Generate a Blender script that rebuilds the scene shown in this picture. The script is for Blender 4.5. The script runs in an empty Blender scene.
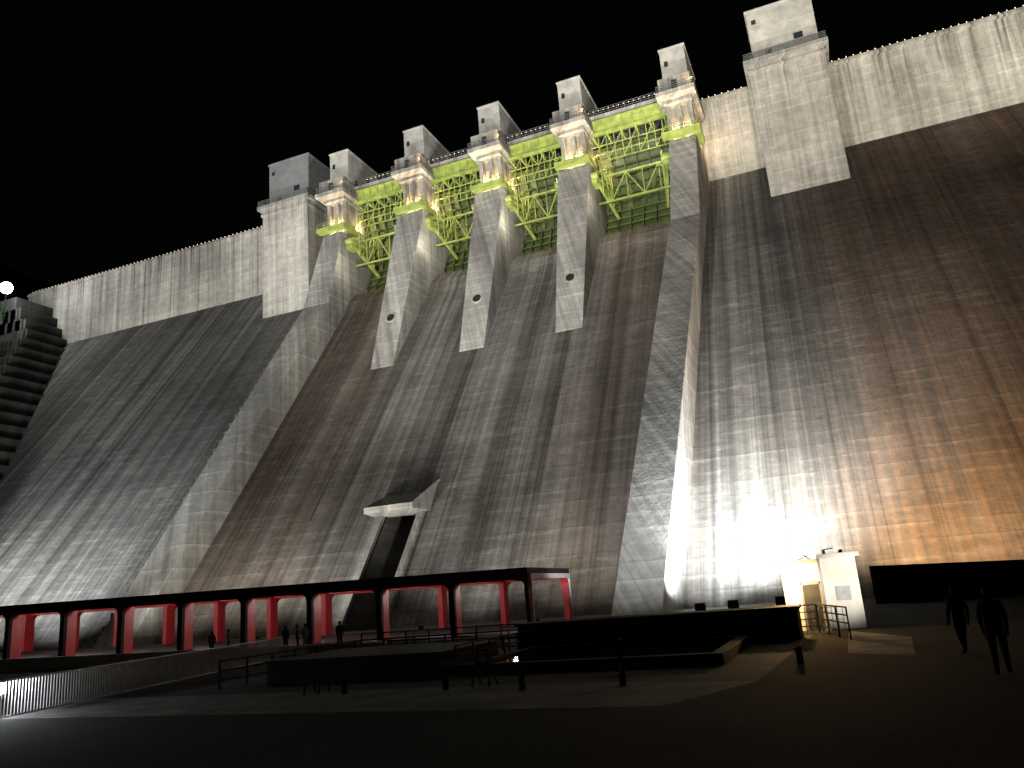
import bpy, bmesh, math, random
from mathutils import Vector, Matrix
random.seed(7)
sc=bpy.context.scene
sc.view_settings.view_transform='Standard'
try: sc.view_settings.look='None'
except Exception: pass
sc.view_settings.exposure=0
COL=sc.collection

# ------------------------------------------------------------------ helpers
class MB:
    def __init__(s): s.v=[]; s.f=[]
    def add(s,vs,fs):
        n=len(s.v); s.v+= [tuple(v) for v in vs]; s.f+=[tuple(i+n for i in f) for f in fs]
    def box(s,x0,x1,y0,y1,z0,z1):
        s.add([(x0,y0,z0),(x1,y0,z0),(x1,y1,z0),(x0,y1,z0),(x0,y0,z1),(x1,y0,z1),(x1,y1,z1),(x0,y1,z1)],
              [(0,3,2,1),(4,5,6,7),(0,1,5,4),(1,2,6,5),(2,3,7,6),(3,0,4,7)])
    def prism(s,poly,xl,xr):
        fl=xl if callable(xl) else (lambda z:xl)
        fr=xr if callable(xr) else (lambda z:xr)
        n=len(poly)
        vs=[(fl(z),y,z) for y,z in poly]+[(fr(z),y,z) for y,z in poly]
        fs=[tuple(range(n)),tuple(range(2*n-1,n-1,-1))]
        for i in range(n):
            j=(i+1)%n; fs.append((i,i+n,j+n,j))
        s.add(vs,fs)
    def beam(s,p,q,w,h=None):
        h=h or w
        p=Vector(p);q=Vector(q);d=(q-p)
        if d.length<1e-5: return
        d.normalize()
        up=Vector((0,0,1)) if abs(d.z)<.95 else Vector((1,0,0))
        a=d.cross(up).normalized()*w/2; b=a.normalized().cross(d).normalized()*h/2
        vs=[p-a-b,p+a-b,p+a+b,p-a+b,q-a-b,q+a-b,q+a+b,q-a+b]
        s.add(vs,[(0,3,2,1),(4,5,6,7),(0,1,5,4),(1,2,6,5),(2,3,7,6),(3,0,4,7)])
    def cyl(s,p,q,r,n=10,r2=None):
        r2=r if r2 is None else r2
        p=Vector(p);q=Vector(q);d=(q-p).normalized()
        up=Vector((0,0,1)) if abs(d.z)<.95 else Vector((1,0,0))
        a=d.cross(up).normalized(); b=a.cross(d).normalized()
        vs=[]
        for i in range(n):
            t=2*math.pi*i/n; o=a*math.cos(t)+b*math.sin(t)
            vs.append(p+o*r)
        for i in range(n):
            t=2*math.pi*i/n; o=a*math.cos(t)+b*math.sin(t)
            vs.append(q+o*r2)
        fs=[tuple(range(n)),tuple(range(2*n-1,n-1,-1))]+[(i,i+n,(i+1)%n+n,(i+1)%n) for i in range(n)]
        s.add(vs,fs)
    def obj(s,name,mat,parent=None,bevel=0,smooth=False):
        m=bpy.data.meshes.new(name); m.from_pydata(s.v,[],s.f); m.update()
        bm=bmesh.new(); bm.from_mesh(m); bmesh.ops.recalc_face_normals(bm,faces=bm.faces); bm.to_mesh(m); bm.free()
        if smooth:
            for p in m.polygons: p.use_smooth=True
        o=bpy.data.objects.new(name,m); COL.objects.link(o)
        if mat: m.materials.append(mat)
        if parent: o.parent=parent
        if bevel:
            b=o.modifiers.new('bevel','BEVEL'); b.width=bevel; b.segments=2; b.limit_method='ANGLE'
        return o
def empty(name):
    e=bpy.data.objects.new(name,None); COL.objects.link(e); return e

class NT:
    def __init__(s,name):
        s.m=bpy.data.materials.new(name); s.m.use_nodes=True; s.t=s.m.node_tree; s.N=s.t.nodes; s.L=s.t.links
        s.b=s.N['Principled BSDF']
    def n(s,t,**k):
        x=s.N.new(t)
        for a,b in k.items(): setattr(x,a,b)
        return x
    def link(s,a,b): s.L.new(a,b)
    def math(s,op,a,b=None,c=None,clamp=False):
        x=s.n('ShaderNodeMath',operation=op); x.use_clamp=clamp
        for i,v in enumerate((a,b,c)):
            if v is None: continue
            if isinstance(v,(int,float)): x.inputs[i].default_value=v
            else: s.link(v,x.inputs[i])
        return x.outputs[0]
    def comb(s,a,b,c):
        x=s.n('ShaderNodeCombineXYZ')
        for i,v in enumerate((a,b,c)):
            if isinstance(v,(int,float)): x.inputs[i].default_value=v
            else: s.link(v,x.inputs[i])
        return x.outputs[0]
    def noise(s,vec,scale=1,detail=4,rough=.55):
        x=s.n('ShaderNodeTexNoise'); s.link(vec,x.inputs['Vector']); x.inputs['Scale'].default_value=scale
        x.inputs['Detail'].default_value=detail; x.inputs['Roughness'].default_value=rough
        return x.outputs[0]
    def mr(s,v,a,b,c,d):
        x=s.n('ShaderNodeMapRange'); s.link(v,x.inputs[0])
        for i,k in enumerate((a,b,c,d)): x.inputs[i+1].default_value=k
        return x.outputs[0]
    def mix(s,f,a,b):
        x=s.n('ShaderNodeMix',data_type='RGBA')
        if isinstance(f,(int,float)): x.inputs[0].default_value=f
        else: s.link(f,x.inputs[0])
        for i,v in ((6,a),(7,b)):
            if isinstance(v,tuple): x.inputs[i].default_value=(*v,1)
            else: s.link(v,x.inputs[i])
        return x.outputs[2]
    def scale(s,col,f):
        x=s.n('ShaderNodeVectorMath',operation='SCALE'); s.link(col,x.inputs[0]); s.link(f,x.inputs[3]); return x.outputs[0]

def simple(name,col,rough=.6,metal=0,var=.25,sc_=3,emit=None,es=0,spec=.5):
    t=NT(name); tc=t.n('ShaderNodeTexCoord')
    f=t.noise(tc.outputs['Object'],sc_,3)
    g=t.mr(f,.25,.75,1-var,1+var)
    rgb=t.n('ShaderNodeRGB'); rgb.outputs[0].default_value=(*col,1)
    t.link(t.scale(rgb.outputs[0],g),t.b.inputs['Base Color'])
    t.b.inputs['Roughness'].default_value=rough; t.b.inputs['Metallic'].default_value=metal
    t.b.inputs['Specular IOR Level'].default_value=spec
    if emit:
        t.b.inputs['Emission Color'].default_value=(*emit,1); t.b.inputs['Emission Strength'].default_value=es
    return t.m

def concrete(name,light,dark,brown=(.13,.07,.04),ramp=None,streak=(.55,1.35),line=1.5,linestr=.35,smear=0,topdrip=None,joint=15.6,dripstr=.5,face=False):
    t=NT(name); tc=t.n('ShaderNodeTexCoord'); P=tc.outputs['Object']
    sp=t.n('ShaderNodeSeparateXYZ'); t.link(P,sp.inputs[0]); X,Y,Z=sp.outputs
    XY=X if face else t.math('ADD',X,t.math('MULTIPLY',Y,.8))
    s1=t.noise(t.comb(t.math('MULTIPLY',XY,.33),0,t.math('MULTIPLY',Z,.007)),1,4,.6)
    s2=t.noise(t.comb(t.math('MULTIPLY',XY,1.5),3,t.math('MULTIPLY',Z,.013 if face else .03)),1,4,.7)
    bl=t.noise(P,.06,3,.6); bl2=t.noise(P,.8,4,.75)
    base=t.mix(t.mr(s1,.35,.68,0,1),dark,light)
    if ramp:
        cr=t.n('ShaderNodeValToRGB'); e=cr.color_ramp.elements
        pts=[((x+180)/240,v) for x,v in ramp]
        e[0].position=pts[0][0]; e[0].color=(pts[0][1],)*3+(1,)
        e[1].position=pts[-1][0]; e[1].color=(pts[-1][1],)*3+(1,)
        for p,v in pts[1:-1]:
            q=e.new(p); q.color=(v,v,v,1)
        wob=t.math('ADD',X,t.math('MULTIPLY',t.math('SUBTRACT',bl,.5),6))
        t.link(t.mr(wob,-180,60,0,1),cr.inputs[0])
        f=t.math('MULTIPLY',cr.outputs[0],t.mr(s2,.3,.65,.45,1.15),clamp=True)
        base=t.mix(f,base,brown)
    g=t.mr(s2,.3,.7,*streak)
    g=t.math('MULTIPLY',g,t.mr(bl,.3,.7,.72,1.28))
    g=t.math('MULTIPLY',g,t.mr(bl2,.3,.7,.8,1.2))
    lz=t.math('DIVIDE',t.math('ADD',Z,t.math('MULTIPLY',bl2,.25)),line); fr=t.math('FRACT',lz); fl=t.math('FLOOR',lz)
    nn=t.noise(t.comb(t.math('MULTIPLY',X,.16),t.math('MULTIPLY',fl,3.7),0),1,3,.7)
    ln=t.mr(fr,0,.16,1,0)
    g=t.math('MULTIPLY',g,t.math('SUBTRACT',1,t.math('MULTIPLY',t.math('MULTIPLY',ln,t.mr(nn,.4,.62,0,1)),linestr)))
    ln2=t.mr(fr,.7,1,0,1)
    g=t.math('MULTIPLY',g,t.math('ADD',1,t.math('MULTIPLY',t.math('MULTIPLY',ln2,t.mr(nn,.58,.4,0,1)),linestr*1.6)))
    wn=t.n('ShaderNodeTexWhiteNoise'); wn.noise_dimensions='3D'
    t.link(t.comb(t.math('FLOOR',t.math('DIVIDE',X,joint)),fl,1),wn.inputs[0])
    g=t.math('MULTIPLY',g,t.mr(wn.outputs[0],0,1,.93,1.07))
    if smear:
        sm=t.noise(t.comb(t.math('MULTIPLY',X,.2),0,t.math('MULTIPLY',Z,.9)),1,4,.8)
        sm=t.math('MULTIPLY',t.mr(sm,.5,.7,0,1),t.mr(t.noise(P,.045,3),.4,.6,.1,1))
        sm=t.math('MULTIPLY',sm,t.mr(s2,.35,.6,.3,1))
        g=t.math('ADD',g,t.math('MULTIPLY',sm,smear))
    if topdrip:
        d=t.noise(t.comb(t.math('MULTIPLY',XY,.9),7,t.math('MULTIPLY',Z,.02)),1,4,.75)
        h=t.mr(Z,topdrip-12,topdrip,0,1)
        dd=t.math('MULTIPLY',t.mr(d,.5,.64,0,1),t.math('ADD',.25,t.math('MULTIPLY',h,.75)),clamp=True)
        g=t.math('MULTIPLY',g,t.math('SUBTRACT',1,t.math('MULTIPLY',dd,dripstr)))
    t.link(t.scale(base,g),t.b.inputs['Base Color'])
    t.b.inputs['Roughness'].default_value=.95; t.b.inputs['Specular IOR Level'].default_value=.2
    bp=t.n('ShaderNodeBump'); bp.inputs['Strength'].default_value=.5; bp.inputs['Distance'].default_value=.12
    t.link(bl2,bp.inputs['Height']); t.link(bp.outputs[0],t.b.inputs['Normal'])
    return t.m

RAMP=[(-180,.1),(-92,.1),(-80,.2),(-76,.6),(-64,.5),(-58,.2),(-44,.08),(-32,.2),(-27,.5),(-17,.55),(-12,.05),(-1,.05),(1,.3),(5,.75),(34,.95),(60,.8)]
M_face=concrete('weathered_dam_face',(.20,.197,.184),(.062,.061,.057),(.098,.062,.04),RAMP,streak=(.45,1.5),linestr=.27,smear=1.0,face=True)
M_up=concrete('pale_concrete',(.43,.41,.36),(.26,.245,.215),streak=(.75,1.2),linestr=.18,topdrip=83,dripstr=.75)
M_pier=concrete('pier_concrete',(.38,.365,.33),(.215,.205,.19),streak=(.7,1.25),linestr=.28,topdrip=76,dripstr=.5)
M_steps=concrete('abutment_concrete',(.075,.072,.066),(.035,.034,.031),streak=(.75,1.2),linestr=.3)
M_house=simple('gatehouse_render',(.38,.37,.335),.85,var=.3,sc_=.6)
M_darkhouse=simple('elevator_house_panel',(.19,.195,.195),.7,var=.2,sc_=.6)
M_green=simple('yellow_green_steel',(.29,.355,.085),.5,.0,var=.4,sc_=.8)
M_gate=simple('shaded_gate_steel',(.07,.095,.03),.6,.0,var=.45,sc_=.5)  # gate leaf green darkened in its colour for shade behind the trusses
M_dark=simple('dark_void',(.02,.02,.02),.6)
M_rail=simple('galvanised_rail',(.22,.23,.24),.45,.5)
M_lamp=simple('lamp_glass_warm',(.8,.7,.5),.4,emit=(1,.80,.55),es=3)
M_lampw=simple('lamp_glass_white',(.8,.8,.8),.4,emit=(.92,.96,1),es=60)
M_glass=simple('dark_window',(.03,.035,.04),.15)

K=.78; ZB=67.9; YC=128.6; ZC=82.6
def Yf(z): return YC-K*(ZB-z)

def light(kind,name,loc,power,col,target=None,size=.5,angle=60,blend=.5,parent=None):
    l=bpy.data.lights.new(name,kind); l.energy=power; l.color=col
    if kind in('SPOT','POINT'): l.shadow_soft_size=size
    if kind=='SPOT': l.spot_size=math.radians(angle); l.spot_blend=blend
    o=bpy.data.objects.new(name,l); COL.objects.link(o); o.location=loc
    if target: o.rotation_euler=(Vector(target)-Vector(loc)).to_track_quat('-Z','Y').to_euler()
    if parent: o.parent=parent
    return o
WARM=(1,.70,.36); WHITE=(.93,.97,1)

# ------------------------------------------------------------------ dam
dam=empty('concrete_gravity_dam')
XL,XR=-200,150; SL,SR=-77.9,-11.2
b=MB()
def nonov(x0,x1):
    b.prism([(Yf(-3),-3),(YC,ZB),(YC+8,ZB),(150,-3)],x0,x1)
nonov(XL,SL-2); nonov(SR-2,XR)
ox0,ox1,oz=-51.3,-46.6,13.0
def quad(x0,x1,z0,z1):
    b.add([(x0,Yf(z0),z0),(x1,Yf(z0),z0),(x1,Yf(z1),z1),(x0,Yf(z1),z1)],[(0,1,2,3)])
quad(SL-2,ox0,-3,oz); quad(ox1,SR-2,-3,oz); quad(SL-2,SR-2,oz,54)
pr=[(Yf(54),54),(119.4,57),(121.8,59.2),(124.5,60.4),(128,61),(133,60.5),(138,57),(140,50)]
for (ya,za),(yb,zb) in zip(pr,pr[1:]):
    b.add([(SL-2,ya,za),(SR-2,ya,za),(SR-2,yb,zb),(SL-2,yb,zb)],[(0,1,2,3)])
yb=Yf(oz)+9
b.add([(ox0,Yf(-3),-3),(ox0,Yf(oz),oz),(ox0,yb,oz),(ox0,yb,-3)],[(0,1,2,3)])
b.add([(ox1,Yf(-3),-3),(ox1,Yf(oz),oz),(ox1,yb,oz),(ox1,yb,-3)],[(3,2,1,0)])
b.add([(ox0,Yf(oz),oz),(ox1,Yf(oz),oz),(ox1,yb,oz),(ox0,yb,oz)],[(0,1,2,3)])
b.add([(ox0,yb,-3),(ox1,yb,-3),(ox1,yb,oz),(ox0,yb,oz)],[(0,1,2,3)])
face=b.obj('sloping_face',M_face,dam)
b=MB()
b.prism([(Yf(13)+.4,12.7),(Yf(13)-3.0,13.1),(Yf(13)-3.0,13.8),(Yf(15.8)+.4,15.8)],-52.6,-46.0)
b.add([(-46.0,Yf(13),12.7),(-46.0,Yf(13)-3.0,13.1),(-46.0,Yf(13)-3,13.8),(-46.0,Yf(15.8),15.8),
       (-45.2,Yf(13),13.),(-45.2,Yf(17.0)-.4,17.0),(-45.2,Yf(17)+.5,17.)],[(0,1,2,3),(1,4,5,2),(2,5,6,3),(0,4,1)])
for x0,x1 in ((-52.2,-51.3),(-46.6,-45.8)):
    b.prism([(Yf(-3)+.3,-3),(Yf(-3)-.6,-3),(Yf(12.8)-.6,12.8),(Yf(12.8)+.3,12.8)],x0,x1)
b.obj('outlet_hood',M_pier,dam)
b=MB()
for x in (-63.1,-47.4,-31.8):
    b.prism([(Yf(36)+.3,36),(Yf(36)-.12,36),(Yf(13.5)-.12,13.5),(Yf(13.5)+.3,13.5)],x-.3,x+.3)
b.obj('chute_joint_rib',M_face,dam)

b=MB()
for x0,x1 in ((XL+24,SL-2.6),(SR-.3,XR)):
    b.box(x0,x1,YC-.35,YC+7,ZB-1.2,ZC-.5)
b.obj('crest_wall',M_up,dam)
b=MB()
for x0,x1 in ((XL+24,-99.6),(SR-.3,-2.1),(10.1,XR)):
    b.box(x0,x1,YC-.75,YC+7.2,ZC-.5,ZC)
    b.box(x0,x1,YC-.6,YC-.3,ZC,ZC+.35)
for x in range(-170,150,8):
    if -101<x<11: continue
    b.box(x-.12,x+.12,YC-.5,YC-.34,ZB,ZC-.5)
b.obj('crest_coping',M_up,dam)
g=MB()
def lampdot(x,y,z,r):
    g.add([(x+r,y,z),(x-r,y,z),(x,y+r,z),(x,y-r,z),(x,y,z+r),(x,y,z-r)],[(0,2,4),(2,1,4),(1,3,4),(3,0,4),(2,0,5),(1,2,5),(3,1,5),(0,3,5)])
for x0,x1 in ((-174,-100),(SR+1,-3),(11,120)):
    x=x0
    while x<x1:
        lampdot(x,YC-.75,ZC+.42,.085); x+=1.1
x=-74
while x<-17:
    lampdot(x,YC-7.3,ZC-.3,.08); x+=.9
g.obj('crest_edge_lamps',M_lamp,dam)

def railing(mb,pts,h=1.1,step=1.5,r=.05,rails=3):
    for p,q in zip(pts,pts[1:]):
        p=Vector(p);q=Vector(q);L=(q-p).length;n=max(1,int(L/step))
        for i in range(n+1):
            a=p.lerp(q,i/n); mb.beam(a,a+Vector((0,0,h)),r*1.2)
        for k in range(rails):
            z=h*(k+1)/rails; o=Vector((0,0,z)); mb.beam(p+o,q+o,r)

def tower(x0,x1,hm):
    b=MB(); b.box(x0,x1,121.6,135,52,82.2)
    b.box(x0-.25,x1+.25,121.3,135.2,80.9,81.5)
    b.obj('tower_shaft',M_up,dam,bevel=.12)
    b=MB(); b.box(x0-.7,x1+.7,120.7,136,82.2,83.0)
    b.obj('tower_platform',M_pier,dam)
    b=MB(); railing(b,[(x0-.6,136,83),(x0-.6,120.8,83),(x1+.6,120.8,83),(x1+.6,136,83)],1.15,1.2,.07,4)
    b.obj('tower_railing',M_rail,dam)
    b=MB(); b.box(x0+.9,x1-.4,122.6,130.5,83,92.8)
    b.box(x0+.7,x1-.2,122.4,130.7,92.8,93.2)
    b.box(x0+.85,x1-.35,122.55,130.55,89.2,89.35)
    b.obj('tower_house',hm,dam,bevel=.08)
    b=MB(); b.box(x0+3,x0+4,122.53,122.6,83,85.1); b.box(x1-4,x1-2.6,122.53,122.6,85.5,86.6); b.box(x0+1.6,x0+2.3,122.53,122.6,90.4,91.2)
    b.obj('tower_door_window',M_glass,dam)
tower(-99.3,-88.2,M_darkhouse)
tower(-1.8,9.8,M_house)

def shiftR(z): return 0 if z>56 else -(56-z)*.058
def pier(cx,kind):
    w=2.15
    sh=(lambda z:shiftR(z)) if kind=='R' else (lambda z:0)
    if kind=='M': poly=[(104.2,34.5),(118,71),(136,71),(136,50),(115,34.5)]
    elif kind=='R': poly=[(63.7,-3),(108.5,53),(118,71),(136,71),(136,-3)]
    else: poly=[(69.6,-3),(113,55),(118,71),(136,71),(136,-3)]
    wl=w+ (1.2 if kind=='L' else 0)
    wid=(lambda z:2.0+max(0,z-36)*.022) if kind=='M' else (lambda z:w)
    b=MB(); b.prism(poly,lambda z:cx-(wl if (kind=='L' and z<56) else wid(z))+sh(z),lambda z:cx+wid(z)+sh(z))
    b.obj('spillway_pier' if kind=='M' else 'training_wall',M_pier,dam,bevel=.1)
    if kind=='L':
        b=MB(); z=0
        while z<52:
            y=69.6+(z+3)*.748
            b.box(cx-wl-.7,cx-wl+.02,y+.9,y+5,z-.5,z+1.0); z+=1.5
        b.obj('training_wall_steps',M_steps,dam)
    if kind=='M':
        b=MB(); zc=48; yc=118-(71-zc)*.378
        n=Vector((0,-1,.378)).normalized(); c=Vector((cx,yc,zc))
        b.cyl(c-n*.3,c+n*.12,.95,24); b.obj('pipe_port_ring',M_house,dam)
        b=MB(); b.cyl(c-n*.3,c+n*.16,.72,24); b.obj('pipe_port',M_dark,dam)
    b=MB()
    b.box(cx-w-.9,cx+w+.9,117.0,118.3,71.3,72.2)
    b.box(cx+w,cx+w+.9,118.3,122.5,71.3,72.2)
    railing(b,[(cx-w-.8,117.1,72.2),(cx+w+.8,117.1,72.2),(cx+w+.8,122.5,72.2)],.9,1.2,.045,2)
    b.obj('pier_walkway',M_green,dam)
    b=MB()
    b.box(cx-w+.35,cx+w-.35,120.6,135,71,78.6)
    for xx in (cx-w,cx-.35,cx+w-.7): b.box(xx,xx+.7,119.4,120.62,71,78.6)
    b.box(cx+w-.37,cx+w,124,126,71,78.6); b.box(cx+w-.37,cx+w,130,132,71,78.6)
    b.box(cx-w-.2,cx+w+.2,118.6,134,78.0,78.6)
    b.obj('pier_head',M_pier,dam,bevel=.06)
    b=MB()
    b.box(cx-w-1.0,cx+w+1.0,116.8,133,78.6,79.4)
    b.box(cx-w-.5,cx+w+.5,117.6,132,79.4,82.2)
    b.obj('balcony_storey',M_pier,dam,bevel=.06)
    b=MB(); railing(b,[(cx-w-.9,130,79.4),(cx-w-.9,116.9,79.4),(cx+w+.9,116.9,79.4),(cx+w+.9,130,79.4)],1.1,1.1,.07,3)
    b.obj('balcony_railing',M_rail,dam)
    b=MB()
    b.box(cx-w+.05,cx+w-.05,120.6,131.5,82.2,89.4)
    b.box(cx-w-.1,cx+w+.1,120.45,131.65,89.4,89.75)
    b.box(cx-w-.0,cx+w+.0,120.5,131.55,84.3,84.45)
    b.obj('gatehouse',M_house,dam,bevel=.06)
    b=MB()
    b.box(cx-1.5,cx-.9,120.53,120.6,86.2,87.2)
    b.box(cx+w-.05,cx+w+.02,123,124,82.4,84.2); b.box(cx+w-.05,cx+w+.02,127,128.4,85.5,86.5)
    b.box(cx-.45,cx+.45,117.53,117.6,79.5,81.4)
    b.obj('gatehouse_openings',M_glass,dam)
PX=[-79.9,-63.1,-47.4,-31.8,-13.4]
for cx,k in zip(PX,'LMMMR'): pier(cx,k)

for i in range(4):
    xa=PX[i]+2.15; xb=PX[i+1]-2.15; xm=(xa+xb)/2
    gate=empty('radial_spillway_gate'); gate.parent=dam
    b=MB(); n=10; R=13; ty,tz=115.5,69
    prev=None
    for k in range(n+1):
        a=math.radians(-38+k*7.6); y=ty+R*math.cos(a); z=tz+R*math.sin(a)
        if prev:
            b.add([(xa,prev[0],prev[1]),(xb,prev[0],prev[1]),(xb,y,z),(xa,y,z)],[(0,1,2,3)])
            b.box(xa,xb,y-.7,y-.02,z-.12,z+.12)
        prev=(y,z)
    for q in range(7):
        x=xa+.4+(xb-xa-.8)*q/6
        pv=None
        for k in range(n+1):
            a=math.radians(-38+k*7.6); y=ty+(R-.5)*math.cos(a); z=tz+(R-.5)*math.sin(a)
            if pv: b.beam((x,pv[0],pv[1]),(x,y,z),.16,.9)
            pv=(y,z)
    b.obj('gate_leaf',M_gate,gate)
    b=MB()
    for sx,dx in ((xa+.2,1),(xb-.2,-1)):
        for az in (-26,0,24):
            a=math.radians(az); e=(sx+dx*2.6,ty+(R-1)*math.cos(a),tz+(R-1)*math.sin(a))
            b.beam((sx+dx*.7,ty+3.4,tz),e,.45,.45)
        p1=lambda az,f:Vector((sx+dx*(.7+1.9*f),ty+(R-1)*f*math.cos(math.radians(az)),tz+(R-1)*f*math.sin(math.radians(az))))
        for f in (.5,.68,.86):
            b.beam(p1(-26,f),p1(24,f),.2)
        b.beam(p1(-26,.5),p1(0,.68),.18); b.beam(p1(0,.68),p1(-26,.86),.18)
        b.beam(p1(24,.5),p1(0,.68),.18); b.beam(p1(0,.68),p1(24,.86),.18)
        b.cyl((sx,ty+3.4,tz),(sx+dx*1.4,ty+3.4,tz),.6,14)
        b.box(min(sx,sx+dx*1.2),max(sx,sx+dx*1.2),ty+3.2,ty+5.5,tz-1.5,tz-.7)
    for yy,zz in ((122.4,65.4),(122.4,70.2)):
        b.beam((xa,yy,zz),(xb,yy,zz),.28)
    for k in range(5):
        x0=xa+(xb-xa)*k/5; x1=xa+(xb-xa)*(k+1)/5
        b.beam((x0,122.4,65.4 if k%2 else 70.2),(x1,122.4,70.2 if k%2 else 65.4),.18)
        b.beam((x1,122.4,65.4),(x1,122.4,70.2),.13)
    b.obj('gate_arms',M_green,gate)
    b=MB()
    b.box(xa-.5,xb+.5,122.2,122.6,78.6,80.7); b.box(xa-.5,xb+.5,121.9,122.9,80.7,80.95); b.box(xa-.5,xb+.5,121.9,122.9,78.35,78.6)
    for q in range(8):
        x=xa+.5+(xb-xa-1)*q/7; b.box(x-.08,x+.08,121.95,122.2,78.6,80.7)
    for q in range(6):
        x=xa+.8+(xb-xa-1.6)*q/5; b.beam((x,122.4,78.2),(x,135,78.2),.3,.7)
    for zz in (73.6,75.0,76.6): b.beam((xa,123.2,zz),(xb,123.2,zz),.14)
    for q in range(11):
        x=xa+(xb-xa)*q/10; b.beam((x,123.2,73.6),(x,123.2,78.4),.12)
    for q in range(5):
        x0=xa+(xb-xa)*q/5; x1=xa+(xb-xa)*(q+1)/5; b.beam((x0,123.1,73.6),(x1,123.1,78.4),.12)
    b.obj('service_bridge_girder',M_green,gate)
    b=MB(); b.box(xa-.4,xb+.4,121.6,135,81.3,81.7)
    b.obj('service_bridge_deck',M_pier,gate)
    b=MB(); railing(b,[(xa,121.7,81.7),(xb,121.7,81.7)],1.2,1.3,.06,3); b.obj('service_bridge_railing',M_rail,gate)
    light('POINT','gate_floodlight',(xm-3,116.0,63.5),700,(1,.95,.75),size=.3,parent=dam)
    light('POINT','gate_floodlight',(xm+3.5,118.6,73.0),620,(1,.93,.7),size=.3,parent=dam)
for cx in PX:
    light('POINT','niche_lamp',(cx-.95,119.5,73.2),1500,WARM,size=.12,parent=dam)
    light('POINT','niche_lamp',(cx+.75,119.4,73.2),1500,WARM,size=.12,parent=dam)
    light('POINT','niche_lamp',(cx+3.0,123.5,73.6),1100,WARM,size=.15,parent=dam)
    light('POINT','balcony_lamp',(cx+2.9,116.6,80.6),160,WARM,size=.15,parent=dam)

# ------------------------------------------------------------------ ground and hills
def ground_mat():
    t=NT('dark_asphalt'); tc=t.n('ShaderNodeTexCoord'); P=tc.outputs['Object']
    a=t.noise(P,.15,5); f=t.noise(P,9,5)
    c=t.mix(t.mr(a,.35,.65,0,1),(.018,.0175,.017),(.032,.031,.03))
    t.link(t.scale(c,t.mr(f,.3,.7,.6,1.4)),t.b.inputs['Base Color'])
    t.b.inputs['Roughness'].default_value=.95; t.b.inputs['Specular IOR Level'].default_value=.05
    bp=t.n('ShaderNodeBump'); bp.inputs['Strength'].default_value=.4; bp.inputs['Distance'].default_value=.01
    t.link(f,bp.inputs['Height']); t.link(bp.outputs[0],t.b.inputs['Normal'])
    return t.m
def paving_mat(name,k):
    t=NT(name); tc=t.n('ShaderNodeTexCoord'); P=tc.outputs['Object']
    br=t.n('ShaderNodeTexBrick'); t.link(P,br.inputs['Vector']); br.inputs['Scale'].default_value=1.0
    br.inputs['Color1'].default_value=(.21*k,.21*k,.205*k,1); br.inputs['Color2'].default_value=(.155*k,.155*k,.15*k,1); br.inputs['Mortar'].default_value=(.08*k,.08*k,.08*k,1)
    br.inputs['Brick Width'].default_value=1.2; br.inputs['Row Height'].default_value=.6; br.inputs['Mortar Size'].default_value=.012
    t.link(t.scale(br.outputs[0],t.mr(t.noise(P,.7,5),.3,.7,.5,1.35)),t.b.inputs['Base Color'])
    t.b.inputs['Roughness'].default_value=.85; t.b.inputs['Specular IOR Level'].default_value=.12
    return t.m
M_ground=ground_mat(); M_pave=paving_mat('stone_paving',.6); M_pave2=paving_mat('dark_paving',.16)
b=MB(); b.add([(-1500,-1200,0),(1500,-1200,0),(1500,1500,0),(-1500,1500,0)],[(0,1,2,3)]); b.obj('ground',M_ground)
b=MB(); b.add([(-30,19.0,.004),(-4.2,18.2,.004),(-2.6,21.9,.004),(-8,23.0,.004),(-32,23.4,.004)],[(0,1,2,3,4)])
b.add([(-.5,28,.004),(1.3,26.5,.004),(1.6,33,.004),(-.5,37.5,.004)],[(0,1,2,3)])
b.obj('paved_path',M_pave)
b=MB(); b.add([(-24,23.4,.004),(-8,23.05,.004),(-2.6,21.95,.004),(-1.8,36.5,.004),(-24,36.5,.004)],[(0,1,2,3,4)])
b.obj('paved_terrace',M_pave2)
b=MB(); b.add([(-200,53,.004),(0,53,.004),(0,76,.004),(-200,76,.004)],[(0,1,2,3)]); b.obj('concrete_apron',simple('apron_concrete',(.2,.195,.18),.9,sc_=.4,spec=.1))

M_hill=simple('hillside_soil_grass',(.035,.04,.022),.95,var=.5,sc_=.15,spec=.1)
def hill(x0,x1,xs,name):
    b=MB(); nx,ny=28,28; vs=[]
    for i in range(nx+1):
        for j in range(ny+1):
            x=x0+(x1-x0)*i/nx; y=40+220*j/ny
            t=max(0,(abs(x-xs))/60); z=-2+95*min(1.4,t)**.9*min(1,max(0,(y-48)/70))+random.uniform(-2,2)*(1 if t>0.05 else 0)
            vs.append((x,y,z))
    fs=[(i*(ny+1)+j,(i+1)*(ny+1)+j,(i+1)*(ny+1)+j+1,i*(ny+1)+j+1) for i in range(nx) for j in range(ny)]
    b.add(vs,fs); b.obj(name,M_hill,smooth=True)
hill(-330,-172,-172,'hillside'); hill(110,330,110,'hillside')

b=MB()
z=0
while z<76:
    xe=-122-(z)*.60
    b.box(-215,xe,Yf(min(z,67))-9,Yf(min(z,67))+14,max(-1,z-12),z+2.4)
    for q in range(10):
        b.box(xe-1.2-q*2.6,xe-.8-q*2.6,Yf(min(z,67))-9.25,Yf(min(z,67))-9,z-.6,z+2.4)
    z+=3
b.obj('stepped_abutment_wall',M_steps)

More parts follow.
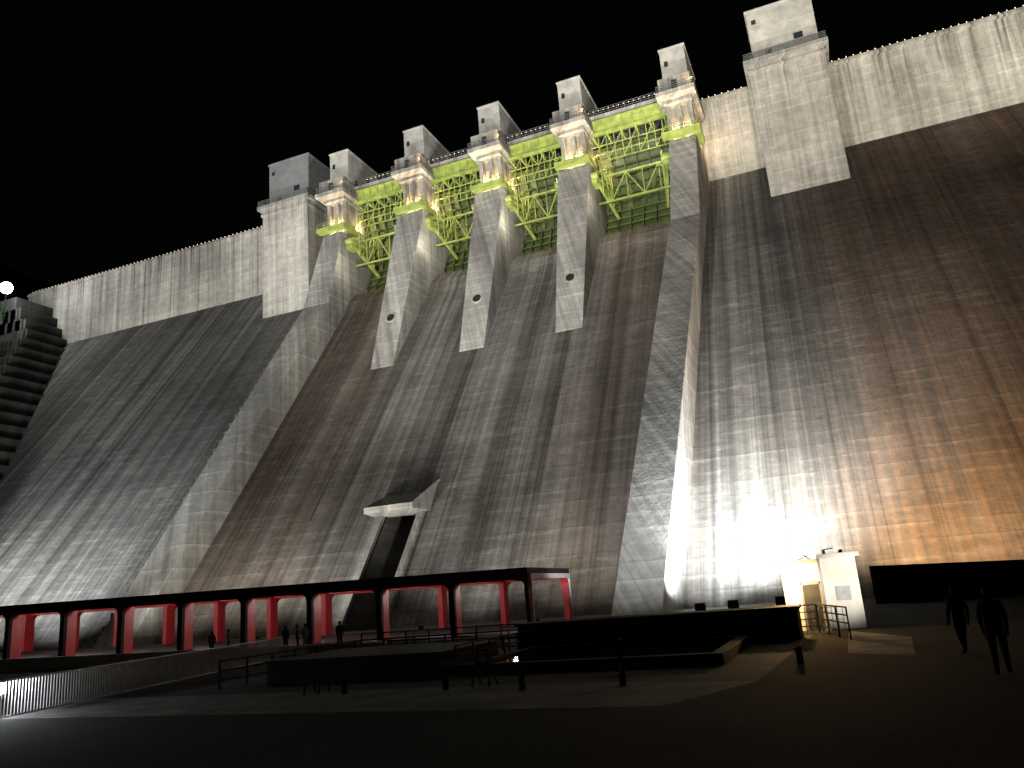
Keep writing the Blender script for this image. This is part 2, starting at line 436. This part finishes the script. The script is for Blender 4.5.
b=MB()
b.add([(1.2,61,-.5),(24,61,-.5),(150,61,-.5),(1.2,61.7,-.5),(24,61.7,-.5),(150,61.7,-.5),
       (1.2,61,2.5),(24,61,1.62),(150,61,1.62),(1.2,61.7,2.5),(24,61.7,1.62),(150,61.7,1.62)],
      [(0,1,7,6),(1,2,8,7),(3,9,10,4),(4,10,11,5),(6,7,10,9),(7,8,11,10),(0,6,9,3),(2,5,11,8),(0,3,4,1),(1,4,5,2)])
b.obj('retaining_wall',simple('dark_wall_concrete',(.02,.019,.018),.95,spec=.05))  # one even near-black wall colour

# ------------------------------------------------------------------ red corridor
cor=empty('red_portal_corridor')
M_red=simple('red_paint',(.42,.02,.024),.5,var=.25,sc_=1.2); M_cdark=simple('unlit_frame_dark',(.022,.012,.013),.7,spec=.1)  # near-black maroon carries the unlit outside of the frames in its colour
M_white=simple('lamplit_frame_white',(.5,.5,.48),.6,var=.12)  # white colour stands for lamplight falling on the corridor end frame
A=Vector((-20.1,51.4,0)); dirv=Vector((-.994,-.109,.0)).normalized(); pv=Vector((-.109,.994,0))
def cpt(s,w,z): 
    p=A+dirv*s+pv*w; return (p.x,p.y,z+s*.013)
BAY=5.45; NB=13
def cbox(mb,s0,s1,w0,w1,z0,z1):
    vs=[cpt(s0,w0,z0),cpt(s1,w0,z0),cpt(s1,w1,z0),cpt(s0,w1,z0),cpt(s0,w0,z1),cpt(s1,w0,z1),cpt(s1,w1,z1),cpt(s0,w1,z1)]
    mb.add(vs,[(0,3,2,1),(4,5,6,7),(0,1,5,4),(1,2,6,5),(2,3,7,6),(3,0,4,7)])
def portal_ring(mb,s0,s1,w,dw,z0,z1,zt,r,colw,along=False):
    P_=(lambda s,ww,z:cpt(ww,s,z)) if along else cpt
    a=s0+colw; c=s1-colw; inn=[(a,z0)]
    for k in range(7):
        t=math.pi-k*math.pi/12; inn.append((a+r+r*math.cos(t),z1-r+r*math.sin(t)))
    for k in range(7):
        t=math.pi/2-k*math.pi/12; inn.append((c-r+r*math.cos(t),z1-r+r*math.sin(t)))
    inn.append((c,z0))
    n=len(inn); outp=[]
    for k,(s,z) in enumerate(inn):
        if k==0: outp.append((s0,z0))
        elif k<=3: outp.append((s0,z))
        elif k<=7: outp.append((s0 if k==4 else s,zt))
        elif k<n-4: outp.append((s,zt) if k<n-5 else (s1,zt))
        elif k<n-1: outp.append((s1,z))
        else: outp.append((s1,z0))
    vs=[P_(s,w,z) for s,z in outp]+[P_(s,w,z) for s,z in inn]+[P_(s,w+dw,z) for s,z in outp]+[P_(s,w+dw,z) for s,z in inn]
    fs=[]
    for k in range(n-1):
        fs+=[(k,k+1,n+k+1,n+k),(2*n+k,3*n+k,3*n+k+1,2*n+k+1),(n+k,n+k+1,3*n+k+1,3*n+k),(k,2*n+k,2*n+k+1,k+1)]
    mb.add(vs,fs)
W=13
bd=MB(); br_=MB(); wh=MB()
for i in range(NB):
    s0=i*BAY; s1=s0+BAY
    portal_ring(bd,s0,s1,0,.3,0,3.45,3.8,.5,.2)
    portal_ring(br_,s0,s1,.303,.35,0,3.43,3.8,.5,.22)
    portal_ring(br_,s0,s1,W-.4,.4,0,3.38,3.8,.5,.24)
cbox(bd,-.1,NB*BAY,-.15,W+.1,3.803,4.2)
for i in range(1,NB+1):
    s=i*BAY
    cbox(br_,s-.18,s+.18,.66,W-.41,3.45,3.8)
    cbox(br_,s-.2,s+.2,.66,1.3,0,3.449); cbox(br_,s-.2,s+.2,W-1.1,W-.41,0,3.449)
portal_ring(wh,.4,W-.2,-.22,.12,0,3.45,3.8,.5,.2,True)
portal_ring(br_,.66,W-.41,-.09,.5,0,3.4,3.8,.5,.4,True)
cbox(bd,0,NB*BAY,-.3,W+.3,-.6,.003)
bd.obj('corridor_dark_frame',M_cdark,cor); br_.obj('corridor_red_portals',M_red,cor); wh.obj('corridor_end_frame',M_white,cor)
for i in range(NB):
    s=(i+.5)*BAY
    light('POINT','corridor_lamp',cpt(s,W*.42,3.2),260,(1,.9,.85),size=.15,parent=cor)

# ------------------------------------------------------------------ guard house
gh=empty('guard_house')
M_gw=simple('white_wall_paint',(.7,.67,.6),.8,var=.12,sc_=1.2)
b=MB(); b.box(-2.9,.25,38.8,42.6,0,3.0)
b.obj('walls',M_gw,gh)
b=MB(); b.box(-1.3,.45,38.5,42.9,3.0,3.2); b.box(-3.05,-1.3,38.1,42.9,2.85,3.02); b.obj('roof_slab',M_gw,gh)
b=MB(); b.box(-2.1,-1.4,38.74,38.8,.0,1.95); b.obj('door',M_glass,gh)
b=MB(); b.box(-2.2,-2.1,38.7,38.8,0,2.05); b.box(-1.4,-1.32,38.7,38.8,0,2.05); b.box(-2.2,-1.32,38.7,38.8,1.95,2.07); b.obj('door_frame',M_rail,gh)
b=MB(); b.box(-.75,-.15,38.76,38.8,1.2,1.8); b.obj('notice_panel',simple('pale_panel',(.4,.4,.4),.5),gh)
b=MB(); b.box(-1.3,-1.2,37.9,38.8,0,3.0); b.obj('wing_wall',M_gw,gh)
b=MB(); b.cyl((-1.0,39.5,3.2),(-1.0,39.5,3.42),.07); b.beam((-1.0,39.5,3.4),(-.6,39.5,3.44),.05); b.cyl((-.3,40,3.2),(-.3,40,3.36),.09)
b.beam((-1.6,39.4,3.02),(-1.9,39.4,3.25),.04); b.beam((-2.2,39.2,3.02),(-1.7,39.3,3.2),.03); b.obj('roof_vents',M_dark,gh)
light('POINT','door_lamp',(-2.5,37.9,2.2),800,(1,.6,.24),size=.1,parent=gh)
light('SPOT','house_floodlight',(2.0,34,2.6),1900,(1,.95,.86),(-.3,38.8,2.0),.2,40,.8,gh)

# ------------------------------------------------------------------ foreground
M_dk=simple('black_painted_steel',(.012,.012,.013),.8,.0,spec=.08)
b=MB()
b.add([(-80,40.5,0),(-26,42.5,0),(-26,43,0),(-80,41,0),(-80,40.5,1.15),(-26,42.5,.45),(-26,43,.45),(-80,41,1.15)],
      [(0,3,2,1),(4,5,6,7),(0,1,5,4),(1,2,6,5),(2,3,7,6),(3,0,4,7)])
b.obj('parapet_wall',simple('parapet_concrete',(.3,.29,.27),.9,sc_=.6))
b=MB(); railing(b,[(-24,37.2,0),(-1.6,37.2,0),(-.4,33,0)],1.15,1.25,.05,4); b.obj('terrace_railing',M_dk)
b=MB(); railing(b,[(-4.4,38.0,0),(-3.2,38.0,0)],1.0,.28,.03,2); railing(b,[(-3.2,37.3,0),(-.6,37.3,0)],1.0,.2,.025,2); b.obj('steel_handrail',M_rail)
b=MB(); railing(b,[(-22,24.6,0),(-22,33.5,0),(-13,34.5,0),(-13,26,0)],1.0,1.4,.05,3); b.obj('pool_railing',M_dk)
b=MB(); p=Vector((-24.6,17.2,0)); q=Vector((-30.2,38.5,0)); n=150
for i in range(n+1):
    a=p.lerp(q,i/n); b.beam(a+Vector((0,0,.08)),a+Vector((0,0,1.15)),.035)
b.beam(p+Vector((0,0,1.17)),q+Vector((0,0,1.17)),.08,.05); b.beam(p+Vector((0,0,.1)),q+Vector((0,0,.1)),.05)
b.obj('baluster_fence',M_rail)
b=MB(); 
for (x0,x1,y0,y1) in ((-13,-4,26,26.4),(-13,-4,32.6,33),(-13,-12.6,26.4,32.6),(-4.4,-4,26.4,32.6)): b.box(x0,x1,y0,y1,0,.35)
b.obj('pool_kerb',M_dk,bevel=.03)
t=NT('pool_water'); t.b.inputs['Base Color'].default_value=(.01,.015,.015,1); t.b.inputs['Roughness'].default_value=.05
tc=t.n('ShaderNodeTexCoord'); bp=t.n('ShaderNodeBump'); bp.inputs['Strength'].default_value=.2; bp.inputs['Distance'].default_value=.03
t.link(t.noise(tc.outputs['Object'],3,3),bp.inputs['Height']); t.link(bp.outputs[0],t.b.inputs['Normal'])
b=MB(); b.add([(-12.6,26.4,.25),(-4.4,26.4,.25),(-4.4,32.6,.25),(-12.6,32.6,.25)],[(0,1,2,3)]); b.obj('pool_water',t.m)
b=MB(); b.box(-21,-13.6,26,31,0,.75); b.box(-21.1,-13.5,25.9,31.1,.75,.83); b.obj('planter_wall',M_dk,bevel=.02)
b=MB(); b.box(-14,-2.2,34.2,36,0,1.15); b.box(-14.1,-2.1,34.1,36.1,1.15,1.25); b.obj('low_terrace_wall',M_dk)
for (x,y) in ((-15.0,22.2),(-11.6,22.4),(-9.0,22.0),(-6.1,22.0),(-1.8,26)):
    b=MB(); b.cyl((x,y,0),(x,y,.36),.1,16,.09); b.cyl((x,y,.36),(x,y,.41),.11,16); b.cyl((x,y,.41),(x,y,.46),.09,16,.04); b.obj('bollard',M_dk,bevel=.005)
for (x,y) in ((-16.3,22.6),(-10.6,23.0)):
    b=MB()
    for dx in (-.28,.28):
        b.beam((x+dx,y-.3,0),(x+dx*.6,y,1.05),.05); b.beam((x+dx,y+.3,0),(x+dx*.6,y,1.05),.05)
    b.beam((x-.2,y,1.02),(x+.2,y,1.02),.06); b.beam((x-.22,y-.12,.62),(x+.22,y-.12,.62),.03,.16); b.beam((x-.24,y-.2,.3),(x+.24,y-.2,.3),.04)
    b.obj('folding_barrier',M_dk)

def foliage(name,c,r,n,mat,size=.25,trunk=None):
    e=empty(name); b=MB(); cl=[]
    for i in range(max(5,n//120)):
        v=Vector((random.gauss(0,1),random.gauss(0,1),random.gauss(0,1))).normalized()*random.uniform(.3,1)
        cl.append((Vector(c)+Vector((v.x*r[0],v.y*r[1],v.z*r[2])),random.uniform(.25,.45)))
    for i in range(n):
        cc,s=random.choice(cl)
        v=Vector((random.gauss(0,1),random.gauss(0,1),random.gauss(0,1))).normalized()*random.random()**.4*s
        p=cc+Vector((v.x*r[0],v.y*r[1],v.z*r[2]))
        a=Vector((random.uniform(-1,1),random.uniform(-1,1),random.uniform(-1,1))).normalized()*size*random.uniform(.5,1)
        d=a.orthogonal().normalized()*size*.5
        b.add([p-a,p+d,p+a,p-d],[(0,1,2,3)])
    b.obj('leaves',mat,e)
    b=MB(); base=Vector(trunk or (c[0],c[1],c[2]-r[2]-.5))
    b.cyl(base,c,.06*r[0]+.04,8,.02*r[0]+.02)
    for cc,s in cl[:7]: b.cyl(base.lerp(Vector(c),.6),cc,.025*r[0]+.015,6,.01)
    b.obj('trunk',M_bark,e)
M_bark=simple('bark',(.06,.045,.03),.9); M_leaf=simple('leaves',(.06,.12,.035),.7,var=.5,sc_=.7)
foliage('tree',(-161.0,107,69.5),(3.6,3.5,4.5),2400,M_leaf,.42,(-162,109,58))
foliage('stand_in_shrub',(-6.9,24.9,.75),(.8,.5,.6),700,M_leaf,.1,(-6.9,24.9,0))  # put in to stand for an unclear dark group with a stroller

def lamp_post(name,x,y,h,z0=0,r=.25,power=3000):
    e=empty(name); b=MB(); b.cyl((x,y,z0),(x,y,z0+h),.07,10,.05); b.box(x-.2,x+.2,y-.14,y+.14,z0+h,z0+h+.12); b.obj('pole',M_dk,e)
    bm=bmesh.new(); bmesh.ops.create_uvsphere(bm,u_segments=16,v_segments=10,radius=r); m=bpy.data.meshes.new('globe'); bm.to_mesh(m); bm.free()
    o=bpy.data.objects.new('lamp_head',m); m.materials.append(M_lampw); o.location=(x,y-.02,z0+h+.12+r); o.parent=e; COL.objects.link(o)
    light('POINT','lamp_light',(x+.3,y-.6,z0+h+.2+r),power,WHITE,size=r,parent=e)
lamp_post('floodlight_mast',-165.2,115,7,69.5,1.3,20000)
lamp_post('street_lamp',-25.8,18.9,.6,0,.2,500)

# ------------------------------------------------------------------ people
def person(name,loc,heading,stride,h,mats,fingers=True,arm=.25):
    e=empty(name)
    s=h/1.75
    V=[];E=[];Rr=[]
    def v(p,r,par=None):
        V.append(tuple(c*s for c in p)); Rr.append(r*s); 
        if par is not None: E.append((par,len(V)-1))
        return len(V)-1
    pel=v((0,0,.95),.15)
    w=v((0,.01,1.1),.14,pel); ch=v((0,.0,1.32),.165,w); nk=v((0,.01,1.48),.065,ch); v((0,-.01,1.56),.055,nk)
    for sd,ph in ((-1,1),(1,-1)):
        f=stride*ph
        hip=v((sd*.095,0,.9),.11,pel); kn=v((sd*.1,-f*.22+ (-.04),.5),.075,hip)
        an=v((sd*.1,-f*.42+(.06 if f<0 else 0),.1 if f>=0 else .14),.052,kn); v((sd*.11,-f*.42-.15,.04 if f>=0 else .05),.045,an)
        sh=v((sd*.18,.0,1.42),.072,ch); el=v((sd*.235,f*arm*.5+.03,1.13),.056,sh); wr=v((sd*.22,f*arm-.06,.9),.036,el)
        pm=v((sd*.22,f*arm-.085,.83),.035,wr)
        if fingers:
            for q in range(4):
                dy=(q-1.5)*.02
                a=v((sd*.218,f*arm-.09+dy,.775),.0095,pm); v((sd*.208,f*arm-.097+dy,.735-(.008 if q in(1,2) else -.006)),.008,a)
            a=v((sd*.202,f*arm-.125,.82),.011,pm); v((sd*.195,f*arm-.14,.785),.009,a)
    m=bpy.data.meshes.new('body'); m.from_pydata(V,E,[]); o=bpy.data.objects.new('body',m); COL.objects.link(o); o.parent=e
    md=o.modifiers.new('skin','SKIN'); md.use_smooth_shade=True
    for i,sv in enumerate(m.skin_vertices[0].data): sv.radius=(Rr[i]*(1.15 if i in(0,1,2) else 1),Rr[i]*(.8 if i in(0,1,2) else 1)); sv.use_root=(i==0)
    sb=o.modifiers.new('sub','SUBSURF'); sb.levels=1; sb.render_levels=2
    m.materials.append(mats[0])
    bm=bmesh.new(); bmesh.ops.create_uvsphere(bm,u_segments=20,v_segments=14,radius=.1*s)
    for vv in bm.verts:
        vv.co.z*=1.22; vv.co.x*=.84
        if vv.co.z<0: vv.co.x*=1-.25*abs(vv.co.z)/(.12*s); 
        if vv.co.y<-.07*s and abs(vv.co.x)<.02*s and -.04*s<vv.co.z<.01*s: vv.co.y-=.022*s
        if abs(vv.co.x)>.075*s and abs(vv.co.z)<.03*s and abs(vv.co.y)<.02*s: vv.co.x*=1.14
    m2=bpy.data.meshes.new('head'); bm.to_mesh(m2); bm.free(); [setattr(p,'use_smooth',True) for p in m2.polygons]
    hd=bpy.data.objects.new('head',m2); COL.objects.link(hd); hd.parent=e; hd.location=(0,-.02*s,1.64*s); m2.materials.append(M_skin)
    bm=bmesh.new(); bmesh.ops.create_uvsphere(bm,u_segments=20,v_segments=14,radius=.109*s)
    bmesh.ops.delete(bm,geom=[vv for vv in bm.verts if vv.co.z<-.07*s or (vv.co.y<-.045*s and vv.co.z<.05*s)],context='VERTS')
    for vv in bm.verts: vv.co.z*=1.2; vv.co.x*=.86; vv.co+=Vector([random.uniform(-.003,.003)*s for _ in range(3)])
    m3=bpy.data.meshes.new('hair'); bm.to_mesh(m3); bm.free()
    ha=bpy.data.objects.new('hair',m3); COL.objects.link(ha); ha.parent=e; ha.location=(0,-.012*s,1.645*s); m3.materials.append(M_dk)
    for ex in (-.032,.032):
        bm=bmesh.new(); bmesh.ops.create_uvsphere(bm,u_segments=8,v_segments=6,radius=.011*s); m4=bpy.data.meshes.new('eye'); bm.to_mesh(m4); bm.free()
        ey=bpy.data.objects.new('eye',m4); COL.objects.link(ey); ey.parent=e; ey.location=(ex*s,-.108*s,1.645*s); m4.materials.append(M_dk)
    e.location=loc; e.rotation_euler=(0,0,heading)
    return e
M_skin=simple('skin',(.35,.22,.16),.6,var=.08); M_c1=simple('dark_coat',(.02,.02,.023),.85,spec=.1); M_c2=simple('navy_clothes',(.03,.035,.06),.85); M_c3=simple('grey_clothes',(.10,.09,.09),.85)
person('person',(2.55,26.2,0),math.radians(200),.45,1.78,[M_c1]); person('person',(2.75,21.4,0),math.radians(170),.4,1.9,[M_c1])
for x,y,hd,m in ((-41.5,45.6,30,M_c2),(-40.2,45.8,-40,M_c3),(-35.6,46.0,10,M_c1),(-34.8,46.2,-60,M_c2),(-34.0,46.0,70,M_c3),(-31.6,46.4,20,M_c1)):
    person('person',(x,y,.0),math.radians(hd+180),.1,random.uniform(1.6,1.75),[m],False)

# ------------------------------------------------------------------ floodlights for the dam
def flood(loc,target,power,col=WHITE,angle=70,blend=.8,size=.5,k=1.0):
    e=empty('dam_floodlight')
    b=MB(); 
    d=(Vector(target)-Vector(loc)).normalized()
    c=Vector(loc)-d*.6*k
    b.beam(c-d*.35*k,c+d*.2*k,.8*k,.55*k); b.cyl((c.x,c.y,-.1),c-d*.1,.06); b.obj('housing',M_dk,e)
    light('SPOT','floodlight_lamp',loc,power,col,target,size,angle,blend,e)
NW=(1,.97,.9)
flood((-8.7,65.5,.9),(-9,104,44),115000,WHITE,100)
flood((-5.2,66,.9),(-4,104,42),80000,NW,100)
flood((-11.5,67,.8),(-13,96,34),60000,WHITE,110)
flood((-15,50,.7),(-17,84,24),42000,WHITE,75)
flood((6.5,64,1.0),(11,98,30),85000,(1,.68,.38),100)
for x in (-95,-108,-124):
    flood((x,62,1.0),(x,100,42),80000,WHITE,100)
# behind the corridor, aimed up the chute
for x in (-25,-36,-54,-64,-74):
    flood((x,65.6,.5),(x,104,52),19000,NW,110,k=.5)
# unseen projectors added downstream, cones shaped to favour crest and piers
for x,tx in ((20,12),(48,44)):
    flood((x,-5,9),(tx,128,135),520000,(1,.93,.8),50,.5,1)
flood((-25,-25,9),(-50,118,74),860000,NW,46,.9,1)
flood((-120,10,9),(-125,128,108),300000,NW,54,.7,1)

# ------------------------------------------------------------------ world
w=bpy.data.worlds.new('World'); sc.world=w; w.use_nodes=True
nt=w.node_tree; bg=nt.nodes['Background']; sky=nt.nodes.new('ShaderNodeTexSky'); sky.sky_type='NISHITA'; sky.sun_disc=False
sky.sun_elevation=math.radians(1); sky.sun_rotation=math.radians(200)
nt.links.new(sky.outputs[0],bg.inputs[0]); bg.inputs[1].default_value=.0012
# ------------------------------------------------------------------ camera
th=math.radians(14.6); c,s=math.cos(th),math.sin(th); r=math.atan(.08); cr,sr=math.cos(r),math.sin(r)
F=Vector((-.3633*c,.9317*c,s)); R0=Vector((.9317,.3633,0)); U0=Vector((.3633*s,-.9317*s,c))
rt=cr*R0-sr*U0; up=sr*R0+cr*U0
cam=bpy.data.cameras.new('camera'); co=bpy.data.objects.new('camera',cam); COL.objects.link(co)
cam.sensor_width=36; cam.lens=28.125; cam.clip_end=5000; cam.clip_start=.1
M=Matrix((( rt.x,up.x,-F.x,0),(rt.y,up.y,-F.y,0),(rt.z,up.z,-F.z,2.6),(0,0,0,1)))
co.matrix_world=M; sc.camera=co
